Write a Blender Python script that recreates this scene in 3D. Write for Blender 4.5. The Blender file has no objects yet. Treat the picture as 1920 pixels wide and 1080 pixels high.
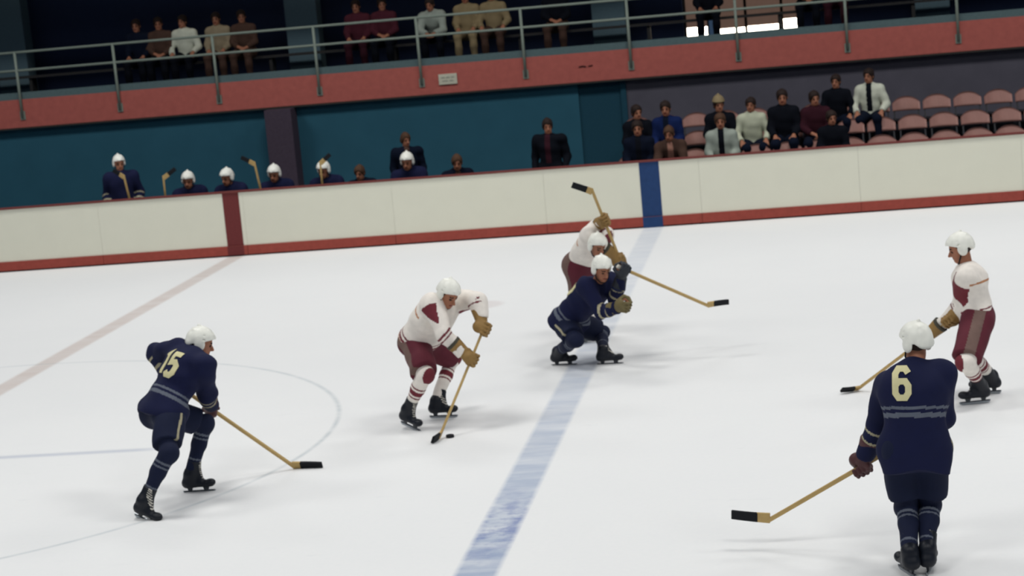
import bpy, math, random
import numpy as np
from mathutils import Vector, Matrix
from mathutils.bvhtree import BVHTree

C = bpy.context.scene.collection
scn = bpy.context.scene
PI = math.pi

# ------------------------------------------------------------------ camera
cam_data = bpy.data.cameras.new('camera')
cam = bpy.data.objects.new('camera', cam_data); C.objects.link(cam); scn.camera = cam
F_PX = 3778.9; YAW, PITCH, ROLL = 0.156123, 0.159427, -0.090466
cam_data.sensor_width = 36.0; cam_data.lens = F_PX * 36.0 / 1920.0
cam_data.clip_start = 0.5; cam_data.clip_end = 300
cy, sy, cp, sp = math.cos(YAW), math.sin(YAW), math.cos(PITCH), math.sin(PITCH)
fwd = Vector((-sy*cp, cy*cp, -sp)); rt = Vector((cy, sy, 0)); up = rt.cross(fwd)
cr, sr = math.cos(ROLL), math.sin(ROLL)
r2 = rt*cr + up*sr; u2 = rt*-sr + up*cr
m = Matrix((r2, u2, -fwd)).transposed().to_4x4()
m.translation = Vector((9.3434, -31.2074, 4.2657))
cam.matrix_world = m
cam_data.dof.use_dof = True
cam_data.dof.focus_distance = 9.0
cam_data.dof.aperture_fstop = (cam_data.lens/1000) / 0.0125

# ------------------------------------------------------------------ world, lamps, exposure
w = bpy.data.worlds.new('arena_air'); scn.world = w; w.use_nodes = True
w.node_tree.nodes['Background'].inputs[0].default_value = (0.25, 0.45, 0.8, 1)
w.node_tree.nodes['Background'].inputs[1].default_value = 0.10
def area(name, loc, sx, sy_, power, col=(1, 0.985, 0.95), spread=150, rot=(0, 0, 0)):
    l = bpy.data.lights.new(name, 'AREA'); l.shape = 'RECTANGLE'; l.size = sx; l.size_y = sy_
    l.energy = power; l.color = col; l.spread = math.radians(spread)
    o = bpy.data.objects.new(name, l); C.objects.link(o); o.location = loc; o.rotation_euler = rot
    return o
for ix in range(4):
    for ly, pw in ((-25.0, 390), (-14.0, 305), (-3.0, 395)):
        area('arena_lamp', (-6+9.0*ix, ly, 11.0), 3.6, 2.4, pw)
area('gallery_lamp', (3.0, 6.6, 4.9), 14.0, 0.4, 9, (1, 0.85, 0.7), 130)
vs = scn.view_settings
vs.view_transform = 'Standard'; vs.look = 'None'; vs.gamma = 1.0; vs.use_curve_mapping = False
vs.exposure = 0.03

# ------------------------------------------------------------------ helpers: materials
def lin(c): return c/12.92 if c <= .04045 else ((c+.055)/1.055)**2.4
def rgb(h):
    h = h.lstrip('#'); return tuple(lin(int(h[i:i+2], 16)/255) for i in (0, 2, 4)) + (1,)
MATS = {}
def mat(name, col, rough=.7, spec=.3, metal=0., var=.12, scale=30., emit=0., bump=0.):
    if name in MATS: return MATS[name]
    M = bpy.data.materials.new(name); M.use_nodes = True; nt = M.node_tree; b = nt.nodes['Principled BSDF']
    c = rgb(col)
    tc = nt.nodes.new('ShaderNodeTexCoord'); nz = nt.nodes.new('ShaderNodeTexNoise')
    nz.inputs['Scale'].default_value = scale; nz.inputs['Detail'].default_value = 3
    nt.links.new(tc.outputs['Object'], nz.inputs['Vector'])
    mx = nt.nodes.new('ShaderNodeMix'); mx.data_type = 'RGBA'
    mx.inputs['A'].default_value = tuple(x*(1-var) for x in c[:3])+(1,)
    mx.inputs['B'].default_value = tuple(min(1, x*(1+var)) for x in c[:3])+(1,)
    nt.links.new(nz.outputs['Fac'], mx.inputs['Factor'])
    nt.links.new(mx.outputs['Result'], b.inputs['Base Color'])
    b.inputs['Roughness'].default_value = rough; b.inputs['Metallic'].default_value = metal
    b.inputs['Specular IOR Level'].default_value = spec
    if bump:
        bp = nt.nodes.new('ShaderNodeBump'); bp.inputs['Strength'].default_value = bump; bp.inputs['Distance'].default_value = .01
        nt.links.new(nz.outputs['Fac'], bp.inputs['Height']); nt.links.new(bp.outputs['Normal'], b.inputs['Normal'])
    if emit:
        b.inputs['Emission Color'].default_value = c; b.inputs['Emission Strength'].default_value = emit
    MATS[name] = M; return M

# ------------------------------------------------------------------ helpers: objects
def tag(o, label=None, cat=None, group=None, kind=None):
    if label: o['label'] = label
    if cat: o['category'] = cat
    if group: o['group'] = group
    if kind: o['kind'] = kind
    return o
def empty(name, loc=(0, 0, 0), rz=0, label=None, cat=None, group=None):
    o = bpy.data.objects.new(name, None); C.objects.link(o); o.location = loc; o.rotation_euler = (0, 0, rz)
    o.empty_display_size = .1
    return tag(o, label, cat, group)
def link(name, me, parent=None, mats=()):
    o = bpy.data.objects.new(name, me); C.objects.link(o)
    for mt in mats: me.materials.append(mt)
    if parent is not None: o.parent = parent
    return o
class MB:
    """collects simple solids into one mesh"""
    def __init__(s): s.v = []; s.f = []
    def add(s, vs_, fs):
        n = len(s.v); s.v += [tuple(p) for p in vs_]; s.f += [tuple(i+n for i in f) for f in fs]; return s
    def box(s, x0, y0, z0, x1, y1, z1):
        v = [(x, y, z) for x in (x0, x1) for y in (y0, y1) for z in (z0, z1)]
        return s.add(v, [(0, 1, 3, 2), (4, 6, 7, 5), (0, 4, 5, 1), (2, 3, 7, 6), (0, 2, 6, 4), (1, 5, 7, 3)])
    def obox(s, a, b, u, hu, hv):
        """bar from a to b; u = half-width direction hint"""
        a = Vector(a); b = Vector(b); d = (b-a).normalized(); u = Vector(u); u = (u-d*u.dot(d)).normalized(); v = d.cross(u)
        vs_ = [p+u*hu*i+v*hv*j for p in (a, b) for i, j in ((-1, -1), (1, -1), (1, 1), (-1, 1))]
        return s.add(vs_, [(0, 1, 2, 3), (7, 6, 5, 4), (0, 4, 5, 1), (1, 5, 6, 2), (2, 6, 7, 3), (3, 7, 4, 0)])
    def tube(s, pts, r, n=10, closed=True):
        pts = [Vector(p) for p in pts]; rings = []; u = None
        for i, p in enumerate(pts):
            d = (pts[min(i+1, len(pts)-1)]-pts[max(i-1, 0)]).normalized()
            if u is None: u = d.orthogonal().normalized()
            u = (u-d*u.dot(d)).normalized(); v = d.cross(u); rr = r[i] if isinstance(r, (list, tuple)) else r
            rings.append([p+(u*math.cos(2*PI*k/n)+v*math.sin(2*PI*k/n))*rr for k in range(n)])
        vs_ = [q for R_ in rings for q in R_]; fs = []
        for i in range(len(pts)-1):
            for k in range(n): fs.append((i*n+k, i*n+(k+1) % n, (i+1)*n+(k+1) % n, (i+1)*n+k))
        fs.append(tuple(range(n-1, -1, -1))); fs.append(tuple((len(pts)-1)*n+k for k in range(n)))
        return s.add(vs_, fs)
    def build(s, name, mt, parent=None, smooth=False, bevel=0):
        me = bpy.data.meshes.new(name); me.from_pydata(s.v, [], s.f); me.update()
        o = link(name, me, parent, [mt] if mt else [])
        if smooth:
            for p in me.polygons: p.use_smooth = True
        if bevel:
            b = o.modifiers.new('bevel', 'BEVEL'); b.width = bevel; b.segments = 2; b.limit_method = 'ANGLE'
        return o
def structure(o): o['kind'] = 'structure'; return o

# ------------------------------------------------------------------ helpers: implicit surfaces meshed with surface nets
def V(*a): return np.array(a[0] if len(a) == 1 else a, float)
def unit(v): v = np.asarray(v, float); return v/np.linalg.norm(v)
class Sdf:
    def __init__(s): s.ops = []
    def add(s, fn, lo, hi, k=.03, op='add'): s.ops.append((fn, V(lo), V(hi), k, op)); return s
    def cone(s, a, b, ra, rb, k=.03, flat=None, cap='', op='add'):
        """tapered limb; flat=(direction, factor) squashes it; cap: 'a'/'b' cut flat at that end"""
        a = V(a); b = V(b); ab = b-a; L = np.linalg.norm(ab)+1e-9; d = ab/L
        if flat is not None: fd = unit(flat[0]); fk = flat[1]
        def fn(X, Y, Z):
            px, py, pz = X-a[0], Y-a[1], Z-a[2]
            t = np.clip((px*d[0]+py*d[1]+pz*d[2])/L, 0, 1); tt = px*d[0]+py*d[1]+pz*d[2]
            qx, qy, qz = px-t*ab[0], py-t*ab[1], pz-t*ab[2]
            r = ra+(rb-ra)*t
            if flat is not None:
                c = (qx*fd[0]+qy*fd[1]+qz*fd[2])*(1/fk-1)
                qx = qx+c*fd[0]; qy = qy+c*fd[1]; qz = qz+c*fd[2]
                D = (np.sqrt(qx*qx+qy*qy+qz*qz)-r)*fk**.5
            else: D = np.sqrt(qx*qx+qy*qy+qz*qz)-r
            if 'a' in cap: D = np.maximum(D, -tt)
            if 'b' in cap: D = np.maximum(D, tt-L)
            return D
        R_ = max(ra, rb)
        return s.add(fn, np.minimum(a, b)-R_, np.maximum(a, b)+R_, k, op)
    def ell(s, c, ax, r, k=.03, op='add'):
        """ellipsoid; ax = 3 unit axes, r = 3 radii"""
        c = V(c); ax = [unit(q) for q in ax]
        def fn(X, Y, Z):
            px, py, pz = X-c[0], Y-c[1], Z-c[2]; s0 = 0; s1 = 0
            for q, rr in zip(ax, r):
                t = px*q[0]+py*q[1]+pz*q[2]; s0 = s0+(t/rr)**2; s1 = s1+(t/rr**2)**2
            k0 = np.sqrt(s0); return k0*(k0-1)/(np.sqrt(s1)+1e-6)
        R_ = max(r); return s.add(fn, c-R_, c+R_, k, op)
    def plane(s, p, n):
        """cut away everything on the n side of p"""
        p = V(p); n = unit(n)
        def fn(X, Y, Z): return (X-p[0])*n[0]+(Y-p[1])*n[1]+(Z-p[2])*n[2]
        s.ops.append((fn, None, None, 0, 'cut')); return s
    def mesh(s, name, h=.012, fold=0., freq=22., seed=0):
        adds = [o for o in s.ops if o[4] == 'add']
        lo = np.min([o[1] for o in adds], 0)-3*h; hi = np.max([o[2] for o in adds], 0)+3*h
        n = np.ceil((hi-lo)/h).astype(int)+1
        ax = [lo[i]+h*np.arange(n[i]) for i in range(3)]
        F = np.full(n, .25, np.float32)
        for fn, a, b, k, op in s.ops:
            if a is None: sl = (slice(None),)*3
            else:
                pad = max(k, 3*h)+.02
                i0 = np.clip(((a-pad-lo)/h).astype(int), 0, n-1); i1 = np.clip(((b+pad-lo)/h).astype(int)+2, 1, n)
                sl = tuple(slice(p, q) for p, q in zip(i0, i1))
            X = ax[0][sl[0]][:, None, None]; Y = ax[1][sl[1]][None, :, None]; Z = ax[2][sl[2]][None, None, :]
            D = fn(X, Y, Z); G = F[sl]
            if op == 'add':
                if k > 0:
                    hh = np.clip(.5+.5*(G-D)/k, 0, 1); F[sl] = G*(1-hh)+D*hh-k*hh*(1-hh)
                else: F[sl] = np.minimum(G, D)
            elif op == 'sub': F[sl] = np.maximum(G, -D)
            else: F[sl] = np.maximum(G, D)
        if fold:
            rnd = np.random.RandomState(seed); X = ax[0][:, None, None]; Y = ax[1][None, :, None]; Z = ax[2][None, None, :]
            for _ in range(5):
                q = rnd.normal(size=3)*freq*rnd.uniform(.5, 1.2)/1.7; F += (fold*.5*np.sin(X*q[0]+Y*q[1]+Z*q[2]+rnd.uniform(0, 6))).astype(np.float32)
        return nets(name, F, lo, h)
def nets(name, F, lo, h):
    S = F < 0; nx, ny, nz = F.shape
    acc = np.zeros((nx-1, ny-1, nz-1, 3), np.float32); cnt = np.zeros((nx-1, ny-1, nz-1), np.float32)
    def sub(A, o): return A[o[0]:o[0]+nx-1, o[1]:o[1]+ny-1, o[2]:o[2]+nz-1]
    for axis in range(3):
        oth = [i for i in range(3) if i != axis]
        for a in (0, 1):
            for b in (0, 1):
                o = [0, 0, 0]; o[oth[0]] = a; o[oth[1]] = b; o2 = list(o); o2[axis] = 1
                f0 = sub(F, o); f1 = sub(F, o2); mk = (f0 < 0) != (f1 < 0)
                t = np.where(mk, f0/np.where(mk, f0-f1, 1), 0)
                acc[..., axis] += t*mk; acc[..., oth[0]] += a*mk; acc[..., oth[1]] += b*mk; cnt += mk
    act = cnt > 0; idx = -np.ones(act.shape, np.int64); ids = np.argwhere(act); idx[act] = np.arange(len(ids))
    P = (ids+acc[act]/cnt[act][:, None])*h+lo
    quads = []
    for axis in range(3):
        o1, o2 = [(1, 2), (2, 0), (0, 1)][axis]
        sl0 = [slice(1, -1)]*3; sl0[axis] = slice(0, -1); sl1 = list(sl0); sl1[axis] = slice(1, None)
        s0 = S[tuple(sl0)]; s1 = S[tuple(sl1)]; ch = np.argwhere(s0 != s1)
        if not len(ch): continue
        g = ch.copy(); g[:, [i for i in range(3) if i != axis]] += 1
        flip = s0[tuple(ch.T)]
        e1 = np.zeros(3, int); e1[o1] = 1; e2 = np.zeros(3, int); e2[o2] = 1
        q = np.stack([idx[tuple((g-e1-e2).T)], idx[tuple((g-e2).T)], idx[tuple(g.T)], idx[tuple((g-e1).T)]], 1)
        q[~flip] = q[~flip][:, ::-1]; quads.append(q)
    Q = np.concatenate(quads); Q = Q[(Q >= 0).all(1)]
    me = bpy.data.meshes.new(name); me.vertices.add(len(P)); me.vertices.foreach_set('co', P.astype(np.float32).ravel())
    me.loops.add(Q.size); me.loops.foreach_set('vertex_index', Q.astype(np.int32).ravel())
    me.polygons.add(len(Q)); me.polygons.foreach_set('loop_start', np.arange(0, Q.size, 4, dtype=np.int32))
    me.polygons.foreach_set('use_smooth', np.ones(len(Q), bool))
    me.update(calc_edges=True); me.validate()
    return me
def paint(me, fn):
    """fn(face centres Nx3) -> material index; a garment's own stripes"""
    n = len(me.polygons); c = np.zeros(n*3, np.float32); me.polygons.foreach_get('center', c)
    me.polygons.foreach_set('material_index', fn(c.reshape(-1, 3).astype(float)).astype(np.int32)); me.update()
def seg(Cc, a, b):
    a = V(a); b = V(b); d = b-a; L = np.linalg.norm(d); d = d/L; t = (Cc-a)@d; tc = np.clip(t, 0, L)
    return t, np.linalg.norm(Cc-a-tc[:, None]*d, axis=1)

# ------------------------------------------------------------------ figures
class Fig:
    """joints of one figure (metres, world or local) and the frames derived from them"""
    def __init__(s, J):
        for k, v in J.items(): setattr(s, k, V(v))
        s.T = unit(s.neck-s.pelvis)
        lat = unit(s.shL-s.shR)*.7+unit(s.hipL-s.hipR)*.3
        s.lat = unit(lat-s.T*(lat@s.T)); s.front = np.cross(s.lat, s.T)
        if s.front@s.fwd < 0: s.front = -s.front
        s.chest = s.pelvis+(s.neck-s.pelvis)*.66
        s.f = unit(s.face); u = s.hup-s.f*(s.hup@s.f); s.u = unit(u); s.l = unit(np.cross(s.u, s.f))
    def hd(s, f, l, u): return s.head+s.f*f+s.l*l+s.u*u

def fist(S, G, sh, wr, sc=1., k=.010, thumb_up=1):
    """closed hand around a shaft through G along sh, wrist at wr"""
    sh = unit(sh); a = wr-G; a = unit(a-sh*(a@sh)); b = np.cross(sh, a)*thumb_up
    def p(x, y, z): return G+(a*x+b*y+sh*z)*sc
    S.cone(wr, p(.035, .022, 0), .027*sc, .034*sc, .02)                         # wrist into palm
    S.ell(p(.02, .03, .0), (a, b, sh), (.045*sc, .019*sc, .044*sc), .018)          # palm
    for i, (zz, ln) in enumerate(((.036, .95), (.012, 1.05), (-.012, 1.0), (-.036, .85))):
        r = .0105*sc
        pts = [p(-.008, .036, zz), p(-.036*ln, .016, zz), p(-.036*ln, -.016, zz), p(-.006, -.031, zz*.95), p(.014, -.024, zz*.92)]
        for q0, q1 in zip(pts, pts[1:]): S.cone(q0, q1, r, r*.94, k*.6)
    t = [p(.045, .012, .030), p(.036, -.018, .050), p(.008, -.036, .046), p(-.014, -.034, .034)]
    for q0, q1, r in zip(t, t[1:], (.015, .013, .011)): S.cone(q0, q1, r*sc, r*sc*.9, k)
def open_hand(S, wr, d, n, th, k=.008):
    """relaxed hand: d = finger direction, n = palm normal (palm side), th = thumb side"""
    d = unit(d); n = unit(V(n)-d*(V(n)@d)); th = unit(np.cross(d, n))*(1 if np.cross(d, n)@V(th) > 0 else -1)
    def p(x, y, z): return wr+d*x+th*y+n*z
    S.cone(wr, p(.03, 0, 0), .026, .030, .02)
    S.ell(p(.055, 0, 0), (d, th, n), (.05, .042, .017), .015)
    for y, L in ((.030, .068), (.010, .078), (-.011, .072), (-.031, .056)):
        a = p(.088, y, 0); b = p(.088+L*.45, y*1.08, .010); c = p(.088+L*.78, y*1.1, .026); e = p(.088+L*.95, y*1.1, .042)
        for q0, q1, r in ((a, b, .010), (b, c, .0095), (c, e, .0085)): S.cone(q0, q1, r, r*.93, k*.5)
    a = p(.025, .030, .004); b = p(.055, .060, .012); c = p(.085, .070, .020)
    S.cone(a, b, .015, .012, k); S.cone(b, c, .012, .010, k)

def head_shape(S, g):
    H = g.hd; fr = (g.f, g.l, g.u)
    S.cone(g.neck-g.T*.02, H(-.015, 0, -.075), .062, .054, .03)
    S.ell(H(-.010, 0, .025), fr, (.098, .077, .100), .02)
    S.ell(H(.028, 0, -.062), fr, (.062, .056, .060), .03)
    S.ell(H(.062, 0, -.098), fr, (.024, .026, .018), .02)             # chin
    S.cone(H(.078, -.030, .022), H(.078, .030, .022), .012, .012, .015)  # brow
    S.ell(H(.100, .033, .000), fr, (.020, .017, .012), .008, 'sub'); S.ell(H(.100, -.033, .000), fr, (.020, .017, .012), .008, 'sub')
    S.ell(H(.074, .032, .000), fr, (.013, .013, .012), .004); S.ell(H(.074, -.032, .000), fr, (.013, .013, .012), .004)
    S.cone(H(.086, 0, .008), H(.112, 0, -.032), .009, .014, .012)       # nose
    S.ell(H(.098, .0, -.036), fr, (.012, .019, .008), .008)
    S.cone(H(.083, .022, -.062), H(.083, -.022, -.062), .008, .008, .008)  # lips
    for q in (1, -1): S.ell(H(-.004, .078*q, -.012), (unit(g.f-.3*g.l*q), g.l, g.u), (.020, .009, .032), .008)  # ears
def head_paint(g, Cc):
    d = Cc-g.head; f = d@g.f; l = d@g.l; u = d@g.u; out = np.zeros(len(Cc), int)
    out[(abs(abs(l)-.032) < .013) & (abs(u) < .010) & (f > .070)] = 1
    out[(abs(l) < .026) & (abs(u+.063) < .008) & (f > .075)] = 2
    out[(abs(abs(l)-.032) < .020) & (abs(u-.026) < .006) & (f > .068)] = 1
    return out
def body_shape(g, hands, h=.0105, extra=None):
    S = Sdf(); fl = (g.front, .74)
    S.cone(g.pelvis, g.chest, .130, .145, .03, (g.front, .70))
    S.ell(g.chest+g.T*.02, (g.lat, g.front, g.T), (.160, .105, .19), .05)
    S.cone(g.hipL-g.T*.0, g.hipR-g.T*.0, .105, .105, .05)
    S.cone(g.neck-g.T*.03, g.shL, .065, .062, .05); S.cone(g.neck-g.T*.03, g.shR, .065, .062, .05)
    for s in 'LR':
        sh, el, wr, hip, kn, an = [getattr(g, j+s) for j in ('sh', 'el', 'wr', 'hip', 'kn', 'an')]
        S.cone(sh, el, .055, .041, .03); S.cone(el, wr, .041, .027, .02)
        S.cone(hip, kn, .092, .058, .04); S.cone(kn, kn+(an-kn)*.35, .054, .056, .02); S.cone(kn+(an-kn)*.35, an, .054, .030, .02)
        toe = getattr(g, 'toe'+s); ft = getattr(g, 'ft'+s, None); uf = V(0, 0, 1) if abs(toe[2]) < .01 else unit(V(0, 0, 1)-toe*toe[2])
        S.cone(an-uf*.058-toe*.02, an-uf*.078+toe*.12, .032, .024, .03, (uf, .8))
    hands(S)
    head_shape(S, g)
    me = S.mesh('person', h)
    paint(me, lambda Cc: head_paint(g, Cc))
    return me

def helmet_shape(g, h=.007):
    S = Sdf(); H = g.hd; fr = (g.f, g.l, g.u)
    S.ell(H(-.012, 0, .030), fr, (.128, .104, .122), .01)
    S.plane(H(0, 0, .028), -(unit(g.u*1.0-g.f*.42)))
    for q in (1, -1):
        S.ell(H(-.020, .088*q, -.005), fr, (.045, .020, .055), .012)           # ear panels
        S.cone(H(.085, .030*q, .095), H(-.095, .034*q, .105), .012, .012, .012)   # crown ridges
    S.cone(H(.10, 0, .075), H(-.06, 0, .152), .012, .012, .015)
    S.ell(H(-.105, 0, -.005), fr, (.03, .07, .04), .02)
    for q in (1, -1):
        for z in (.05, .085): S.ell(H(.0, .104*q, z), fr, (.016, .02, .006), .002, 'sub')  # vent slots
    return S.mesh('helmet', h)
def strap_mesh(g):
    H = g.hd; mb = MB()
    mb.tube([H(.0, .088, -.03), H(.035, .070, -.085), H(.06, .03, -.122), H(.062, 0, -.126), H(.06, -.03, -.122), H(.035, -.070, -.085), H(.0, -.088, -.03)], .006, 6)
    return mb

def skate(g, s, parent, boot_mat, lace_mat, steel, holder_mat):
    an = getattr(g, 'an'+s); toe = unit(getattr(g, 'toe'+s)); uf = unit(V(0, 0, 1)-toe*toe[2]); la = np.cross(uf, toe)
    kn = getattr(g, 'kn'+s); leg = unit(kn-an)
    def p(x, y, z): return an+toe*x+la*y+uf*z
    S = Sdf()
    S.cone(p(-.02, 0, -.06), an+leg*.13, .054, .060, .03, cap='b')
    S.ell(an-toe*.004, (toe, la, uf), (.060, .056, .060), .03)
    S.cone(p(-.035, 0, -.075), p(.15, 0, -.088), .048, .034, .04, (uf, .85)); S.ell(p(.165, 0, -.078), (toe, la, uf), (.045, .040, .034), .02)
    S.cone(an+leg*.10+toe*.03, p(.08, 0, -.045), .022, .026, .03)
    S.plane(p(0, 0, -.112), -uf)
    me = S.mesh('skate', .008)
    a2 = p(.035, 0, .03)
    def pt(Cc):
        d = Cc-an; x = d@toe; y = d@la; z = d@uf; o = np.zeros(len(Cc), int)
        o[(abs(y) < .016) & (x > .03) & (x < .11) & (z > -.06) & (((z*60+x*40) % 1.0) < .4)] = 1
        o[z < -.105] = 2
        return o
    paint(me, pt)
    o = link('skate', me, parent, [boot_mat, lace_mat, MATS['sole']])
    hb = MB()
    for x0, x1 in ((-.045, .005), (.095, .150)):
        vs_ = [p(x0, -.012, -.110), p(x1, -.012, -.110), p(x1, .012, -.110), p(x0, .012, -.110), p(x0+.01, -.006, -.146), p(x1-.01, -.006, -.146), p(x1-.01, .006, -.146), p(x0+.01, .006, -.146)]
        hb.add(vs_, [(0, 1, 2, 3), (7, 6, 5, 4), (0, 4, 5, 1), (1, 5, 6, 2), (2, 6, 7, 3), (3, 7, 4, 0)])
    hb.obox(p(-.075, 0, -.146), p(.19, 0, -.146), la, .006, .005)
    hb.build('blade_holder', holder_mat, o)
    bl = MB(); prof = [(-.085, -.140), (-.080, -.160), (-.06, -.170), (.17, -.170), (.195, -.162), (.205, -.145), (.195, -.140)]
    n = len(prof); bl.add([p(x, -.003, z) for x, z in prof]+[p(x, .003, z) for x, z in prof], [tuple(range(n-1, -1, -1)), tuple(range(n, 2*n))]+[(i, (i+1) % n, n+(i+1) % n, n+i) for i in range(n)])
    bl.build('skate_blade', steel, o)
    return o

def jersey_shape(g, h=.010, bulk=1., hem=.05, fold=.010, seed=0, cuffs=1.0):
    S = Sdf(); fl = (g.front, .78)
    pb = g.pelvis-g.T*(hem+.03)
    S.cone(pb, g.chest, .195*bulk, .195*bulk, .03, fl)
    S.ell(g.chest+g.T*.03-g.front*.01, (g.lat, g.front, g.T), (.21*bulk, .155*bulk, .22), .05)
    S.cone(g.neck-g.T*.04, g.neck+g.T*.025+g.f*.01, .085, .068, .04)
    if hem > .08: S.cone(g.hipL, g.hipR, .158*bulk, .158*bulk, .06)
    S.plane(g.pelvis-g.T*hem, -g.T)
    for s in 'LR':
        sh, el, wr = [getattr(g, j+s) for j in ('sh', 'el', 'wr')]
        S.cone(g.neck-g.T*.05, sh, .09, .095*bulk, .05)
        S.cone(sh, el, .096*bulk, .074*bulk, .04); e2 = el+(wr-el)*(.93*cuffs)
        S.cone(el, e2, .074*bulk, .060*bulk, .03, cap='b')
    return S.mesh('jersey', h, fold, 24, seed)
def pants_shape(g, h=.010, ln=.80, wide=1., seed=1):
    S = Sdf()
    S.cone(g.pelvis+g.T*.10, g.pelvis, .155, .165, .03, (g.front, .82))
    S.cone(g.hipL, g.hipR, .135*wide, .135*wide, .05)
    for s in 'LR':
        hip, kn = getattr(g, 'hip'+s), getattr(g, 'kn'+s); e = hip+(kn-hip)*ln
        S.cone(hip, e, .132*wide, .112*wide, .035, cap='b')
    return S.mesh('pants', h, .010, 20, seed)
def sock_shape(g, s, h=.009, seed=3):
    S = Sdf(); hip, kn, an = getattr(g, 'hip'+s), getattr(g, 'kn'+s), getattr(g, 'an'+s); toe = getattr(g, 'toe'+s)
    d = unit(an-kn); S.cone(kn+(hip-kn)*.35, kn, .088, .076, .03); S.cone(kn, kn+(an-kn)*.4, .070, .070, .02)
    fr = unit(toe-d*(toe@d))
    S.ell(kn+fr*.022-d*.01, (d, fr, np.cross(d, fr)), (.085, .072, .075), .03)
    S.cone(kn+(an-kn)*.4, an-d*.0, .068, .048, .02, cap='b')
    return S.mesh('sock', h, .004, 25, seed)
def glove_shape(G, sh, wr, el, h=.007, tu=1):
    S = Sdf(); a = unit(el-wr)
    fist(S, G, sh, wr, 1.42, .012, tu)
    S.cone(wr-a*.02, wr+a*.155, .054, .078, .02, cap='b')
    b = unit(np.cross(unit(sh), unit(wr-G)))*tu
    for q in range(4): S.cone(wr+a*(.01+.038*q)+b*.036-unit(sh)*.03, wr+a*(.01+.038*q)+b*.036+unit(sh)*.03, .024, .024, .01)
    return S.mesh('glove', h)

def digits_on(text, jersey_me, c, rv, uv, n, size, sw, mt, parent, gap=.10):
    """block numerals laid on the cloth: strokes ray-cast on to the jersey"""
    bv = BVHTree.FromPolygons([v.co[:] for v in jersey_me.vertices], [tuple(p.vertices) for p in jersey_me.polygons])
    W = size*.52; H = size
    shapes = {'1': [[(-.18, .32), (.04, .5), (.04, -.5)]],
              '5': [[(.45, .5), (-.42, .5), (-.42, .06), (.15, .12), (.42, -.02), (.42, -.36), (.2, -.5), (-.25, -.5), (-.45, -.36)]],
              '6': [[(.42, .34), (.22, .5), (-.22, .5), (-.42, .32), (-.42, -.34), (-.22, -.5), (.22, -.5), (.42, -.34), (.42, -.10), (.22, .06), (-.2, .06), (-.42, -.08)]],
              '0': [[(-.40, .0), (-.40, .34), (-.2, .5), (.2, .5), (.40, .34), (.40, -.34), (.2, -.5), (-.2, -.5), (-.40, -.34), (-.40, .0)]]}
    mb = MB(); tot = len(text)*W+(len(text)-1)*gap*size
    for i, ch in enumerate(text):
        ox = -tot/2+W/2+i*(W+gap*size)
        for st in shapes[ch]:
            pts = [Vector((x*W+ox, y*H)) for x, y in st]
            # finely resampled centre line with mitred sides
            side = []
            for k, p in enumerate(pts):
                d0 = (p-pts[k-1]).normalized() if k else (pts[1]-p).normalized(); d1 = (pts[k+1]-p).normalized() if k < len(pts)-1 else d0
                nn = Vector((-d0.y-d1.y, d0.x+d1.x)); nn.normalize(); cs = max(.5, nn.dot(Vector((-d0.y, d0.x)))); side.append(nn*(sw/2/cs))
            L = []; Rr = []
            for k in range(len(pts)-1):
                m_ = max(2, int((pts[k+1]-pts[k]).length/.012))
                for j in range(m_+(k == len(pts)-2)):
                    t = j/m_; q = pts[k].lerp(pts[k+1], t); s_ = side[k].lerp(side[k+1], t); L.append(q-s_); Rr.append(q+s_)
            vs_ = []; nc = 5
            for off in (.006, -.004):
                for a, b in zip(L, Rr):
                    for j in range(nc):
                        q = a.lerp(b, j/(nc-1)); o = Vector(c)+Vector(rv)*q.x+Vector(uv)*q.y+Vector(n)*.35
                        hit = bv.ray_cast(o, -Vector(n), .7)[0]
                        if hit is None: hit = Vector(c)+Vector(rv)*q.x+Vector(uv)*q.y-Vector(n)*.05
                        vs_.append(hit+Vector(n)*off)
            m2 = len(L); fs = []; N = m2*nc
            for r in range(m2-1):
                for j in range(nc-1):
                    a = r*nc+j; fs.append((a, a+1, a+nc+1, a+nc)); fs.append((N+a, N+a+nc, N+a+nc+1, N+a+1))
                fs.append((r*nc, r*nc+nc, N+r*nc+nc, N+r*nc)); e = r*nc+nc-1; fs.append((e, N+e, N+e+nc, e+nc))
            mb.add(vs_, fs)
    return mb.build('back_number', mt, parent, smooth=False)

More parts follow.
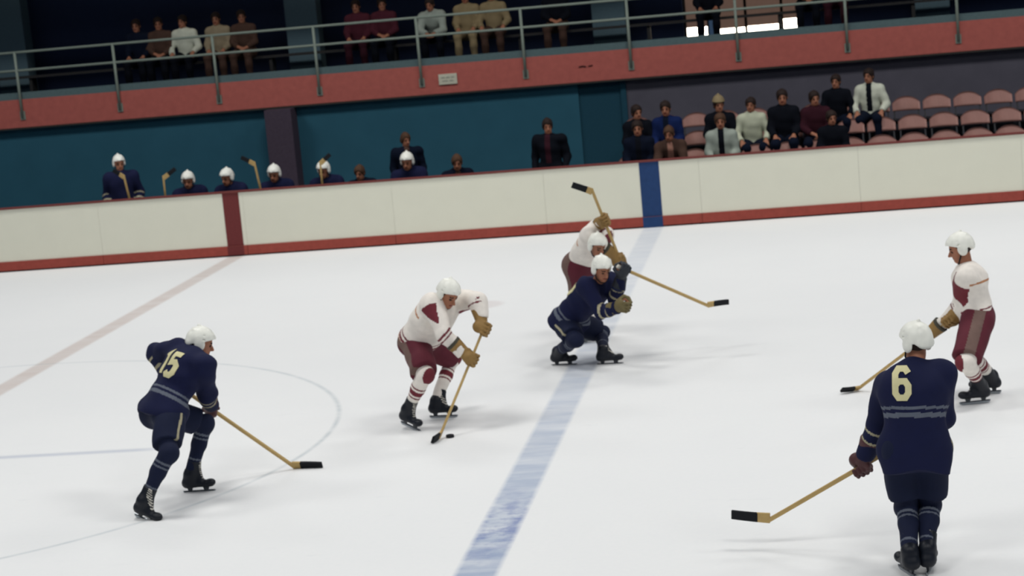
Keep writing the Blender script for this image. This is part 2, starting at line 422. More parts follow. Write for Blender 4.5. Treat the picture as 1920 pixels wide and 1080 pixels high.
def make_stick(heel, tip, top, label, group=None, parent_name='hockey_stick', tape=.62):
    heel, tip, top = V(heel), V(tip), V(top)
    root = empty(parent_name, heel, 0, label, 'hockey stick', group)
    h0 = V(0, 0, 0); tp = tip-heel; tq = top-heel; sd = unit(tq); bd = unit(tp); bl = np.linalg.norm(tp)
    upv = unit(sd-bd*(sd@bd)); nv = unit(np.cross(bd, upv))
    s = MB(); s.obox(sd*.0, tq, nv, .011, .015)
    # heel: shaft flares into the wooden root of the blade
    def slab(mb, x0, x1, h0_, h1_, th, n=8):
        rows = []
        for i in range(n+1):
            t = i/n; x = x0+(x1-x0)*t; hh = h0_+(h1_-h0_)*t; cv = .018*(x/max(bl, .2))**2; c_ = bd*x+nv*cv
            rows.append([c_-upv*.018-nv*th, c_-upv*.018+nv*th, c_+upv*(hh-.018)+nv*th, c_+upv*(hh-.018)-nv*th])
        vs_ = [q for r in rows for q in r]; fs = [(3, 2, 1, 0), tuple(4*n+k for k in range(4))]
        for i in range(n):
            for k in range(4): fs.append((4*i+k, 4*i+(k+1) % 4, 4*i+4+(k+1) % 4, 4*i+4+k))
        mb.add(vs_, fs)
    slab(s, -.012, bl*(1-tape)+.01, .075, .070, .009, 4)
    s.build('shaft', MATS['ash_wood'], root, bevel=.003)
    b = MB(); slab(b, bl*(1-tape), bl, .070, .066, .0115); b.build('blade', MATS['black_tape'], root, bevel=.004)
    k = MB(); k.obox(tq-sd*.10, tq+sd*.02, nv, .014, .018); k.build('grip_tape', MATS['white_tape'], root, bevel=.004)
    return root

def reparent(o, child):
    child.parent = o
def player(J, key, label, cfg):
    g = Fig(J); g.stripe = cfg.get('stripe', 0.); base = V((g.groundL+g.groundR)/2); base[2] = 0
    tu = {'L': -1, 'R': 1}
    # thumb leaves towards the top of the stick for the lower hand, and the back of the hand faces away from the body
    def tside(s):
        G = getattr(g, 'grip'+s); sh = unit(getattr(g, 'axis'+s)); a = getattr(g, 'wr'+s)-G; a = unit(a-sh*(a@sh)); b = np.cross(sh, a)
        return 1 if b@(G-g.chest) > 0 else -1
    ts = {s: tside(s) for s in 'LR'}
    def hands(S):
        for s in 'LR': fist(S, getattr(g, 'grip'+s), getattr(g, 'axis'+s), getattr(g, 'wr'+s), 1.0, .010, ts[s])
    me = body_shape(g, hands)
    root = link('person', me, None, [MATS['skin'], MATS['dark_hair'], MATS['lips']])
    tag(root, label, 'person', cfg.get('group'))
    hm = link('helmet', helmet_shape(g), root, [cfg['helmet']]); strap_mesh(g).build('chin_strap', MATS['black_tape'], hm, smooth=True)
    S = Sdf(); fr = (g.f, g.l, g.u); S.ell(g.hd(-.012, 0, .022), fr, (.106, .086, .106), .01); S.plane(g.hd(.0, 0, -.045), -g.u); S.plane(g.hd(.012, 0, .0), unit(g.f*1-g.u*.55))
    link('hair', S.mesh('hair', .009, .004, 60), root, [MATS[cfg.get('hair', 'dark_hair')]])
    jm = jersey_shape(g, bulk=cfg.get('bulk', 1.), hem=cfg.get('hem', .05), seed=len(key)+ord(key))
    paint(jm, lambda Cc: cfg['jersey_paint'](g, Cc))
    jo = link('jersey', jm, root, cfg['jersey_mats'])
    pm = pants_shape(g, ln=cfg.get('pln', .8), wide=cfg.get('wide', 1.)); paint(pm, lambda Cc: cfg['pants_paint'](g, Cc))
    link('pants', pm, root, cfg['pants_mats'])
    for s in 'LR':
        sm = sock_shape(g, s); paint(sm, lambda Cc: cfg['sock_paint'](g, s, Cc)); link('sock', sm, root, cfg['sock_mats'])
        skate(g, s, root, MATS['skate_leather'], MATS['white_tape'], MATS['steel'], MATS['holder'])
        gm = glove_shape(getattr(g, 'grip'+s), getattr(g, 'axis'+s), getattr(g, 'wr'+s), getattr(g, 'el'+s), tu=ts[s])
        wr, G = getattr(g, 'wr'+s), getattr(g, 'grip'+s)
        paint(gm, lambda Cc: (seg(Cc, wr, wr+unit(getattr(g, 'el'+s)-wr)*.2)[0] > .125).astype(int)*1)
        link('glove', gm, root, cfg['glove_mats'][s] if isinstance(cfg['glove_mats'], dict) else cfg['glove_mats'])
    if 'number' in cfg:
        txt, off_l, off_u, size, sw = cfg['number'][:5]; nn = -g.front
        if len(cfg['number']) > 5: nn = unit(nn+g.lat*cfg['number'][5])
        rv = unit(np.cross(g.T, nn)); uv_ = np.cross(nn, rv)
        c = g.chest+rv*off_l+g.T*off_u
        digits_on(txt, jm, c, rv, uv_, nn, size, sw, MATS['number_cream'], jo)
    # origin of the figure at its feet
    for o in [root]+list(root.children_recursive):
        if o.type == 'MESH': o.data.transform(Matrix.Translation(Vector(-base)))
    root.location = Vector(base)
    return root, g

# ------------------------------------------------------------------ materials
for a in [('sole', '#15151a', .6), ('ash_wood', '#b79a62', .5), ('black_tape', '#101318', .8), ('white_tape', '#cfcbbf', .8),
          ('skate_leather', '#10151f', .45), ('holder', '#3a3e44', .4), ('dark_hair', '#241712', .8), ('brown_hair', '#4a3222', .8), ('grey_hair', '#7a746c', .8),
          ('lips', '#7a3a32', .6), ('skin', '#a06b52', .55), ('number_cream', '#cfc89a', .7),
          ('navy', '#0b1236', .9), ('navy_pants', '#0a1430', .85), ('stripe_dull', '#5a606c', .8), ('stripe_cream', '#a39c80', .8),
          ('white_wool', '#e8e1d8', .85), ('red_wool', '#6e2a33', .85), ('dark_red', '#5a1f2c', .8), ('orange_stripe', '#b5805c', .85), ('side_panel', '#6d5750', .8),
          ('helmet_white', '#ecece2', .35), ('tan_glove', '#8f7040', .6), ('dark_glove', '#2b2f36', .6), ('brown_glove', '#4d2c2e', .6), ('olive_glove', '#6d6240', .6), ('cuff_dark', '#454238', .7), ('navy_cuff', '#141d40', .7)]:
    mat(a[0], a[1], a[2], var=.15, scale=18)
mat('steel', '#9aa0a6', .25, .5, 1.0)

# ------------------------------------------------------------------ ice
def ice_material():
    M = bpy.data.materials.new('ice'); M.use_nodes = True; nt = M.node_tree; N = nt.nodes; Lk = nt.links; b = N['Principled BSDF']
    def mth(op, *a, clamp=False):
        n = N.new('ShaderNodeMath'); n.operation = op; n.use_clamp = clamp
        for i, q in enumerate(a):
            if isinstance(q, (int, float)): n.inputs[i].default_value = q
            else: Lk.new(q, n.inputs[i])
        return n.outputs[0]
    tc = N.new('ShaderNodeTexCoord'); sp = N.new('ShaderNodeSeparateXYZ'); Lk.new(tc.outputs['Object'], sp.inputs[0]); x, y = sp.outputs[0], sp.outputs[1]
    def noise(sc, det=4, vec=None, rough=.6):
        n = N.new('ShaderNodeTexNoise'); n.inputs['Scale'].default_value = sc; n.inputs['Detail'].default_value = det; n.inputs['Roughness'].default_value = rough
        Lk.new(vec or tc.outputs['Object'], n.inputs['Vector']); return n.outputs['Fac']
    def band(v, c, hw, soft=.02):  # 1 inside |v-c|<hw
        d = mth('ABSOLUTE', mth('SUBTRACT', v, c)); return mth('DIVIDE', mth('SUBTRACT', hw+soft, d), 2*soft, clamp=True)
    def radius(cx, cy_): return mth('SQRT', mth('ADD', mth('POWER', mth('SUBTRACT', x, cx), 2.0), mth('POWER', mth('SUBTRACT', y, cy_), 2.0)))
    mp = N.new('ShaderNodeMapping'); mp.inputs['Scale'].default_value = (.6, 2.6, 1); Lk.new(tc.outputs['Object'], mp.inputs['Vector'])
    n1 = noise(1.3, 5, mp.outputs[0], .65); n2 = noise(22, 5)
    wear = mth('MULTIPLY', mth('SUBTRACT', n1, .36), 4.0, clamp=True)      # scraped patches of paint
    fade = mth('MAXIMUM', mth('MULTIPLY_ADD', y, -.032, .02), .22)          # paint thinner towards the far boards
    col = N.new('ShaderNodeMix'); col.data_type = 'RGBA'; col.inputs['A'].default_value = rgb('#e3e4e4'); col.inputs['B'].default_value = rgb('#e9e9e7'); Lk.new(n2, col.inputs['Factor'])
    cur = col.outputs['Result']
    def layer(cur, mask, hexc, amt):
        m_ = N.new('ShaderNodeMix'); m_.data_type = 'RGBA'; Lk.new(cur, m_.inputs['A']); m_.inputs['B'].default_value = rgb(hexc)
        Lk.new(mth('MULTIPLY', mask, amt, clamp=True), m_.inputs['Factor']); return m_.outputs['Result']
    cur = layer(cur, mth('MULTIPLY', noise(.55, 3), 1.0), '#cfd2d6', .25)                      # faint cloudy snow
    blue = band(x, 6.75, .1525, .025)
    cur = layer(cur, blue, '#7d92b2', mth('MULTIPLY', fade, mth('MULTIPLY_ADD', wear, .62, .62)))
    deep = mth('MULTIPLY', band(y, -16.35, .75, .5), mth('MULTIPLY', mth('SUBTRACT', noise(5, 4), .42), 5.0, clamp=True))
    cur = layer(cur, mth('MULTIPLY', blue, deep), '#5468a4', .60)
    cur = layer(cur, band(x, 0.0, .13, .03), '#a5826c', mth('MULTIPLY_ADD', wear, .12, .30))
    ring = band(radius(0.0, -12.99), 4.572, .018, .022)
    cur = layer(cur, ring, '#8497a0', mth('MULTIPLY_ADD', wear, .28, .20))
    cur = layer(cur, band(radius(4.97, -6.19), 0.0, .30, .05), '#b9a3a0', .26)                     # worn face-off spot
    cur = layer(cur, mth('MULTIPLY', band(y, -13.17, .055, .04), band(x, 1.6, 1.35, .2)), '#8b97b0', .42)
    scuff = mth('MULTIPLY', mth('SUBTRACT', noise(3.2, 6, mp.outputs[0], .8), .60), 6.0, clamp=True)
    cur = layer(cur, scuff, '#bcc0c4', .28)
    Lk.new(cur, b.inputs['Base Color']); b.inputs['Roughness'].default_value = .62; b.inputs['Specular IOR Level'].default_value = .12
    bp = N.new('ShaderNodeBump'); bp.inputs['Strength'].default_value = .15; bp.inputs['Distance'].default_value = .004; Lk.new(n2, bp.inputs['Height']); Lk.new(bp.outputs['Normal'], b.inputs['Normal'])
    return M
me = bpy.data.meshes.new('ice'); me.from_pydata([(-22, -27, 0), (32, -27, 0), (32, 0.0, 0), (-22, 0.0, 0), (-22, -27, -.1), (32, -27, -.1), (32, 0, -.1), (-22, 0, -.1)], [], [(0, 1, 2, 3), (7, 6, 5, 4), (0, 4, 5, 1), (1, 5, 6, 2), (2, 6, 7, 3), (3, 7, 4, 0)])
structure(link('floor', me, None, [ice_material()]))

# ------------------------------------------------------------------ rink boards
board_white = mat('board_white', '#dfdecd', .6, .2, var=.03, scale=3)
board_red = mat('board_red', '#96463c', .65, .2, var=.22, scale=14); board_blue = mat('board_blue', '#243f6b', .65, .2, var=.2, scale=14)
boards = empty('rink_boards', (0, 0, 0), 0, 'long white hockey rink boards with red kick plate at the far side of the ice', 'rink boards')
X0, X1, BH = -12.0, 22.0, 1.058
edges = [X0]; xx = -9.84+.28
while xx < X1: edges.append(xx); xx += 2.44
edges.append(X1)
for a, b in zip(edges, edges[1:]):
    p = MB(); p.box(a+.0012, 0.0, .17, b-.0012, .05, BH-.03); p.build('board_panel', board_white, boards)
k = MB()
for a, b in zip(edges, edges[1:]): k.box(a+.002, -.022, .022, b-.002, .05, .168)
k.build('kick_plate', board_red, boards, bevel=.004)
c = MB(); c.box(X0, -.02, BH-.03, X1, .075, BH); c.build('cap_rail', mat('cap_red', '#6e3430', .5), boards, bevel=.006)
s = MB(); s.box(X0, -.008, 0.0, X1, .05, .022); s.build('base_shadow_strip', mat('base_shadow', '#1c2024', .9), boards)  # solid dark strip painted as the thin shadow below the kick plate
s = MB(); s.box(-.135, -.004, .172, .135, .0, BH-.031); s.box(-.135, -.026, .022, .135, -.022, .168); s.build('center_stripe', mat('board_stripe_red', '#6b2c2c', .65, var=.2), boards)
s = MB(); s.box(6.75-.155, -.004, .172, 6.75+.155, .0, BH-.031); s.box(6.75-.155, -.026, .0, 6.75+.155, -.022, .168); s.build('blue_line_stripe', board_blue, boards)
# studs behind the boards
for a in edges[1:-1]:
    p = MB(); p.box(a-.03, .05, 0, a+.03, .11, BH-.05); p.build('stud', mat('stud_grey', '#2a2c30'), boards)

# ------------------------------------------------------------------ behind the boards: floor, walls, gallery
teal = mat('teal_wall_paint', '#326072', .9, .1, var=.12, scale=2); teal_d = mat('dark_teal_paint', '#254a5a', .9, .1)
grey_w = mat('stand_wall_grey', '#5a5862', .9, .1, var=.15, scale=3); concrete = mat('concrete', '#3b4247', .9, .1, scale=6)
dark = mat('dark_plaster', '#2a3550', .9, .1)
def sbox(name, mt, *b, bevel=0):
    q = MB()
    for i in range(0, len(b), 6): q.box(*b[i:i+6])
    return structure(q.build(name, mt, bevel=bevel))
sbox('floor_behind_boards', concrete, -14, .05, -.1, 24, 9, 0)
sbox('wall_back', teal, -14, 5.16, 0, 5.15, 5.4, 2.42)
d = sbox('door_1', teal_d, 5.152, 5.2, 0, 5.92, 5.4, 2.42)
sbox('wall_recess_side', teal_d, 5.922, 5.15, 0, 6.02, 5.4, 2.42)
sbox('wall_stand_back', grey_w, 6.022, 5.18, 0, 24, 5.4, 2.42)
sbox('column', mat('column_paint', '#4e4450', .9, .1, var=.2), -.60, 4.72, 0, -.10, 5.155, 2.0)
# gallery: slab, front beam, toe board
gal = structure(empty('gallery', (0, 0, 0)))
GX0, GX1 = -14.0, 24.0
q = MB(); q.box(GX0, 5.1, 2.42, GX1, 9.2, 2.5); q.build('floor_slab', concrete, gal)
beam_red = mat('beam_red', '#b8655c', .8, .15, var=.18, scale=9)
q = MB(); q.box(GX0, 5.0, 2.035, GX1, 5.14, 2.56); q.build('front_beam', beam_red, gal, bevel=.005)
q = MB(); q.box(GX0, 5.0, 2.005, GX1, 5.10, 2.034); q.build('drip_edge', mat('drip_edge', '#3a3632', .8), gal)
q = MB(); q.box(GX0, 5.02, 2.561, GX1, 5.06, 2.69); q.build('toe_board', mat('toe_board', '#5c7072', .7, .2, var=.15), gal)
# railing
pipe = mat('pipe_paint', '#8b968a', .5, .3, var=.1)
rail = empty('gallery_railing', (0, 4.95, 2.2), 0, 'grey pipe railing with two rails along the upper gallery', 'railing')
px = -3.41+1.915*-5
while px < 23:
    q = MB(); q.tube([(px, 0.015, .02), (px, .015, 1.25)], .026, 12); q.build('railing_post', pipe, rail, smooth=True)
    q = MB(); q.box(px-.05, .03, -.02, px+.05, .05, .14); q.build('mounting_plate', pipe, rail)
    px += 1.915
for z in (.90, 1.24):
    q = MB(); q.tube([(GX0, .015, z), (GX1, .015, z)], .024, 12); q.build('rail', pipe, rail, smooth=True)
# white notice on the beam
n = empty('notice_plate', (2.82, 4.98, 2.29), 0, 'small white notice plate fixed to the red gallery beam', 'sign')
q = MB(); q.box(-.17, -.012, -.095, .17, .0195, .095); q.build('plate', mat('plate_white', '#cfcdb8', .6), n, bevel=.004)
q = MB()
for zz, xs in ((.03, ((-.12, -.05), (-.03, .04), (.06, .12))), (-.03, ((-.10, .0), (.03, .10)))):
    for a, b in xs: q.box(a, -.016, zz-.012, b, -.012, zz+.012)
q.build('worn_lines', mat('faded_print', '#a3a596', .8), n)
# dark worn mark on the beam
n = MB(); n.tube([(0, 0, 0), (.07, 0, .012), (.13, 0, -.004)], .014, 6); n.tube([(.17, 0, .0), (.25, 0, .012)], .012, 6)
o = n.build('beam_stain', mat('stain_dark', '#4a2523', .9)); o.location = (5.22, 4.995, 2.31); structure(o); o.name = 'trim_1'
# upper gallery back wall with windows
sbox('wall_gallery', dark, GX0, 7.6, 2.5, 6.99, 7.8, 5.4, 9.25, 7.6, 2.5, GX1, 7.8, 5.4, 6.99, 7.6, 3.5, 9.25, 7.8, 5.4)
sbox('wall_gallery_upper_front', dark, GX0, 5.0, 4.6, GX1, 5.2, 5.6)
sbox('ceiling_gallery', dark, GX0, 5.0, 5.4, GX1, 7.8, 5.6)
colm = mat('gallery_column_paint', '#566b74', .85, .15, var=.12)
for i, xc in enumerate((-6.1, -.22, 5.66, 11.6)): sbox('column_gallery', colm, xc-.31, 6.7, 2.5, xc+.31, 7.1, 5.4)
blind = mat('blind_cloth', '#8d7264', .8, .1, var=.12, scale=8, emit=.30); glow = mat('daylight_pane', '#fff2dd', .5, emit=9.0)  # blind cloth glows by itself, imitating daylight coming through the fabric
fr_m = mat('window_frame_dark', '#2b2624', .7)
for i, (a, b, top, bot) in enumerate(((7.05, 7.44, 2.74, 2.555), (7.60, 8.15, 2.67, 2.545), (8.20, 8.84, 2.68, 2.545), (8.88, 9.2, 2.76, 2.565))):
    wn = structure(empty('window_%d' % (i+1), (0, 0, 0)))
    q = MB(); q.box(a-.05, 7.58, 2.5, a, 7.7, 3.5); q.box(b, 7.58, 2.5, b+.03, 7.7, 3.5); q.box(a, 7.58, 3.45, b, 7.7, 3.5); q.box(a, 7.58, 2.5, b, 7.7, bot); q.build('window_frame', fr_m, wn)
    q = MB(); q.box(a, 7.66, bot, b, 7.68, 3.45); q.build('pane', glow, wn)
    q = MB(); nf = int((b-a)/.06)
    for j in range(nf):                                                  # gathered cloth blind, pleat by pleat
        u0 = a+(b-a)*j/nf; u1 = a+(b-a)*(j+1)/nf; q.box(u0, 7.61-.012*(j % 2), top, u1+.001, 7.635, 3.45)
    q.build('blind', blind, wn)
# stepped stand on the right
ROWS = [(1.6, .20), (2.4, .42), (3.2, .66), (4.0, .88)]
st = MB()
for i, (ry, rz) in enumerate(ROWS):
    y1 = ROWS[i+1][0]+.18 if i < 3 else 5.0
    st.box(6.03, ry+.18-.8*(1 if i else 1.0), 0, 16.0, ry+.18 if i < 3 else 5.17, rz)
structure(st.build('floor_stand_steps', mat('step_concrete', '#23262c', .9, .1)))

# joints of the six skaters in metres (x along the boards, y across the ice, z up)
POSES = {
 'A': dict(pelvis=(3.74, -15.15, 0.82), neck=(3.968, -14.93, 1.209), head=(4.028, -14.8, 1.29), shL=(3.818, -14.8, 1.247), shR=(4.11, -15.08, 1.148), hipL=(3.664, -15.06, 0.78), hipR=(3.811, -15.22, 0.791), groundL=(3.849, -14.856, 0.0), toeL=(0.999, 0.05, 0.0), anL=(3.82, -14.858, 0.155), knL=(3.966, -14.791, 0.581), groundR=(3.639, -15.673, 0.0), toeR=(0.867, -0.405, -0.289), anR=(3.658, -15.652, 0.15), knR=(3.881, -15.556, 0.522), heel=(4.567, -14.226, 0.02), tip=(4.83, -14.223, 0.02), top=(3.683, -14.72, 0.974), gripL=(3.709, -14.705, 0.946), axisL=(-0.635, -0.355, 0.686), elL=(3.555, -14.615, 1.197), wrL=(3.667, -14.68, 1.015), gripR=(3.975, -14.557, 0.66), axisR=(-0.635, -0.355, 0.686), elR=(4.053, -14.875, 0.865), wrR=(3.992, -14.627, 0.705), face=(0.864, 0.356, -0.356), hup=(0.3, 0.1, 0.949), fwd=(0.8, 0.6, 0.0)),
 'C': dict(pelvis=(5.479, -12.6, 0.8), neck=(5.768, -12.83, 1.156), head=(5.871, -12.97, 1.276), shL=(5.883, -12.66, 1.169), shR=(5.706, -12.98, 1.187), hipL=(5.524, -12.5, 0.756), hipR=(5.446, -12.68, 0.787), groundL=(5.606, -12.577, 0.0), toeL=(0.995, -0.1, 0.0), anL=(5.576, -12.572, 0.18), knL=(5.708, -12.243, 0.523), groundR=(5.337, -12.947, 0.0), toeR=(0.767, -0.603, -0.219), anR=(5.36, -12.917, 0.189), knR=(5.584, -13.02, 0.539), heel=(5.737, -13.367, 0.02), tip=(5.721, -13.584, 0.02), top=(6.194, -12.95, 0.978), gripL=(6.171, -12.971, 0.93), axisL=(0.401, 0.366, 0.84), elL=(6.104, -12.839, 1.181), wrL=(6.151, -12.932, 1.003), gripR=(6.048, -13.083, 0.671), axisR=(0.401, 0.366, 0.84), elR=(5.809, -13.123, 0.934), wrR=(5.991, -13.093, 0.734), face=(0.608, -0.561, -0.561), hup=(0.505, -0.303, 0.808), fwd=(0.862, -0.507, 0.0)),
 'N': dict(pelvis=(6.652, -10.34, 0.519), neck=(6.99, -10.52, 0.873), head=(7.071, -10.68, 1.058), shL=(7.108, -10.35, 0.87), shR=(6.885, -10.68, 0.896), hipL=(6.684, -10.22, 0.448), hipR=(6.593, -10.4, 0.477), groundL=(7.042, -10.402, 0.0), toeL=(0.999, -0.05, 0.0), anL=(6.984, -10.4, 0.15), knL=(6.929, -9.962, 0.255), groundR=(6.518, -10.308, 0.0), toeR=(0.995, -0.1, 0.0), anR=(6.483, -10.303, 0.15), knR=(6.728, -10.701, 0.333), heel=(8.103, -10.05, 0.491), tip=(8.313, -10.0, 0.514), top=(7.252, -10.75, 1.085), gripL=(7.295, -10.715, 1.055), axisL=(-0.68, -0.559, 0.475), elL=(7.18, -10.616, 0.728), wrL=(7.268, -10.692, 0.978), gripR=(7.306, -10.95, 0.715), axisR=(0.302, -0.302, 0.905), elR=(7.026, -10.758, 0.619), wrR=(7.238, -10.904, 0.692), face=(0.507, -0.761, -0.406), hup=(0.197, -0.295, 0.935), fwd=(0.8, -0.6, 0.0)),
 'B': dict(pelvis=(6.616, -8.8, 0.86), neck=(6.858, -9.12, 1.184), head=(6.899, -9.36, 1.11), shL=(6.944, -8.98, 1.169), shR=(6.774, -9.25, 1.233), hipL=(6.674, -8.75, 0.824), hipR=(6.581, -8.88, 0.845), groundL=(6.723, -9.064, 0.0), toeL=(0.848, -0.53, 0.0), anL=(6.681, -9.038, 0.17), knL=(6.758, -8.69, 0.438), groundR=(6.549, -9.133, 0.0), toeR=(0.848, -0.53, 0.0), anR=(6.507, -9.106, 0.17), knR=(6.583, -8.766, 0.438), heel=(6.901, -9.5, 1.757), tip=(6.71, -9.65, 1.86), top=(7.123, -9.12, 0.853), gripL=(7.108, -9.147, 0.916), axisL=(0.221, 0.378, -0.899), elL=(6.877, -9.282, 1.157), wrL=(7.053, -9.179, 0.973), gripR=(6.99, -9.348, 1.395), axisR=(0.221, 0.378, -0.899), elR=(6.86, -9.001, 1.287), wrR=(6.961, -9.272, 1.372), face=(0.507, -0.761, -0.406), hup=(0.39, -0.488, 0.781), fwd=(0.6, -0.8, 0.0)),
 'S': dict(pelvis=(9.866, -17.83, 0.831), neck=(9.885, -17.72, 1.326), head=(9.915, -17.62, 1.498), shL=(9.727, -17.64, 1.222), shR=(10.062, -17.68, 1.285), hipL=(9.766, -17.83, 0.815), hipR=(9.951, -17.81, 0.822), groundL=(9.761, -17.985, 0.0), toeL=(-0.362, 0.932, 0.0), anL=(9.779, -18.031, 0.17), knL=(9.793, -17.724, 0.39), groundR=(9.912, -17.936, 0.0), toeR=(0.206, 0.979, 0.0), anR=(9.901, -17.985, 0.17), knR=(9.941, -17.69, 0.396), heel=(8.834, -17.25, 0.201), tip=(8.568, -17.2, 0.223), top=(9.879, -17.5, 0.826), gripL=(9.503, -17.41, 0.601), axisL=(0.841, -0.201, 0.503), elL=(9.628, -17.533, 0.927), wrL=(9.532, -17.438, 0.676), gripR=(9.848, -17.492, 0.807), axisR=(0.841, -0.201, 0.503), elR=(10.065, -17.7, 0.984), wrR=(9.901, -17.543, 0.85), face=(-0.617, 0.772, -0.154), hup=(0.0, 0.1, 0.995), fwd=(-0.202, 0.979, 0.0)),
 'H': dict(pelvis=(10.67, -12.95, 0.749), neck=(10.602, -12.92, 1.187), head=(10.555, -12.92, 1.38), shL=(10.584, -13.12, 1.149), shR=(10.612, -12.74, 1.123), hipL=(10.661, -13.05, 0.734), hipR=(10.677, -12.85, 0.715), groundL=(10.606, -13.152, 0.0), toeL=(-0.976, -0.217, 0.0), anL=(10.655, -13.142, 0.17), knL=(10.525, -13.406, 0.436), groundR=(10.733, -12.774, 0.0), toeR=(-0.995, 0.105, 0.0), anR=(10.782, -12.779, 0.17), knR=(10.585, -13.103, 0.427), heel=(9.582, -12.366, 0.02), tip=(9.425, -12.462, 0.02), top=(10.474, -12.95, 0.776), gripL=(10.188, -12.763, 0.534), axisL=(0.683, -0.447, 0.578), elL=(10.538, -12.899, 0.846), wrL=(10.249, -12.787, 0.588), gripR=(10.429, -12.921, 0.738), axisR=(0.683, -0.447, 0.578), elR=(10.677, -12.987, 0.926), wrR=(10.496, -12.939, 0.788), face=(-0.952, 0.05, -0.301), hup=(-0.1, 0.0, 0.995), fwd=(-0.994, 0.11, 0.0)),
}

# ------------------------------------------------------------------ skaters
def band_mask(t, *rs):
    m_ = np.zeros(len(t), bool)
    for a, b in rs: m_ |= (t > a) & (t < b)
    return m_
def navy_jersey(g, Cc):
    o = np.zeros(len(Cc), int); t = (Cc-g.pelvis)@g.T
    arm = np.zeros(len(Cc), bool)
    for s in 'LR':
        el, wr, sh = getattr(g, 'el'+s), getattr(g, 'wr'+s), getattr(g, 'sh'+s)
        ta, da = seg(Cc, el, wr); tu_, du = seg(Cc, sh, el); ar = (da < .092) & (ta > -.02); arm |= ar | ((du < .10) & (tu_ > .12))
        o[ar & band_mask(ta, (.03, .05), (.115, .14))] = 2
    o[~arm & band_mask(t-g.stripe, (-.02, .012), (.035, .055))] = 1
    return o
def white_jersey(g, Cc):
    o = np.zeros(len(Cc), int); t = (Cc-g.pelvis)@g.T; arm = np.zeros(len(Cc), bool)
    for s in 'LR':
        el, wr, sh = getattr(g, 'el'+s), getattr(g, 'wr'+s), getattr(g, 'sh'+s)
        ta, da = seg(Cc, el, wr); tu_, du = seg(Cc, sh, el); ar = (da < .09) & (ta > -.02); up_ = (du < .13) & (tu_ > .03) & (tu_ < .30); arm |= ar | ((du < .10) & (tu_ > .12))
        ax = sh+np.clip(tu_, 0, .3)[:, None]*unit(el-sh)
        o[up_ & (((Cc-ax)@unit(g.front+.55*g.lat*(1 if s == 'L' else -1))) > .025) & (tu_ < .25)] = 1
        o[ar & band_mask(ta, (.0, .022), (.04, .055))] = 1
    o[~arm & band_mask(t, (.015, .050), (.075, .09))] = 1
    tn = (Cc-g.neck)@g.T; bk = (Cc-g.neck)@g.front
    o[~arm & band_mask(tn, (-.125, -.108)) & (bk < 0)] = 2
    o[~arm & band_mask(t, (-.01, .008))] = 2
    return o
def side_stripe(g, Cc, wid=.035):
    o = np.zeros(len(Cc), int)
    for s, q in (('L', 1), ('R', -1)):
        hip, kn = getattr(g, 'hip'+s), getattr(g, 'kn'+s); t, d = seg(Cc, hip, kn); dd = unit(kn-hip)
        lt = unit(g.lat*q-dd*((g.lat*q)@dd)); fr = np.cross(dd, lt); ax = hip+t[:, None]*dd; other = seg(Cc, getattr(g, 'hip'+('R' if s == 'L' else 'L')), getattr(g, 'kn'+('R' if s == 'L' else 'L')))[1]
        o[((Cc-ax)@lt > .04) & (abs((Cc-ax)@fr) < wid) & (d < other)] = 1
    return o
def navy_sock(g, s, Cc):
    t = seg(Cc, getattr(g, 'kn'+s), getattr(g, 'an'+s))[0]; return band_mask(t, (.075, .095), (.115, .13), (.30, .315)).astype(int)
def white_sock(g, s, Cc):
    kn, an = getattr(g, 'kn'+s), getattr(g, 'an'+s); t = seg(Cc, kn, an)[0]; o = band_mask(t, (.135, .15), (.17, .225), (.245, .26)).astype(int)
    fr = unit(getattr(g, 'toe'+s)); o[(t < .045) & (((Cc-kn)@fr) > .052)] = 1
    return o
m_ = MATS
NAVY = dict(wide=1.06, hem=.11, bulk=1.05, helmet=m_['helmet_white'], jersey_paint=navy_jersey, jersey_mats=[m_['navy'], m_['stripe_dull'], m_['stripe_cream']],
            pants_paint=lambda g, c: side_stripe(g, c, .012), pants_mats=[m_['navy_pants'], m_['stripe_cream']], sock_paint=navy_sock, sock_mats=[m_['navy_pants'], m_['stripe_dull']],
            glove_mats=[m_['brown_glove'], m_['brown_glove']])
WHITE = dict(pln=.90, wide=1.12, helmet=m_['helmet_white'], jersey_paint=white_jersey, jersey_mats=[m_['white_wool'], m_['red_wool'], m_['orange_stripe']],
             pants_paint=lambda g, c: side_stripe(g, c, .05), pants_mats=[m_['dark_red'], m_['side_panel']], sock_paint=white_sock, sock_mats=[m_['white_wool'], m_['red_wool']],
             glove_mats=[m_['tan_glove'], m_['cuff_dark']])
CFG = {
 'A': ('hockey player in dark navy number 15 jersey and white helmet striding right at left side', dict(NAVY, stripe=.10, number=('15', -.03, .02, .20, .049, -.2))),
 'C': ('hockey player in white jersey with dark red pants and tan gloves bent over the puck', dict(WHITE, hair='brown_hair', bulk=1.12)),
 'N': ('crouching hockey player in navy jersey and white helmet astride the blue line, stick held out', dict(NAVY, stripe=.04, number=('0', .06, .03, .21, .044, -.6), glove_mats={'L': [m_['dark_glove'], m_['navy_cuff']], 'R': [m_['olive_glove'], m_['navy_cuff']]})),
 'B': ('hockey player in white jersey raising stick behind the crouching navy player', dict(WHITE, bulk=.95)),
 'S': ('hockey player in navy number 6 jersey standing at the right with back turned', dict(NAVY, hem=.17, stripe=.22, number=('6', -.07, .095, .195, .042))),
 'H': ('hockey player in white jersey beyond the navy number 6 player at far right', dict(WHITE)),
}
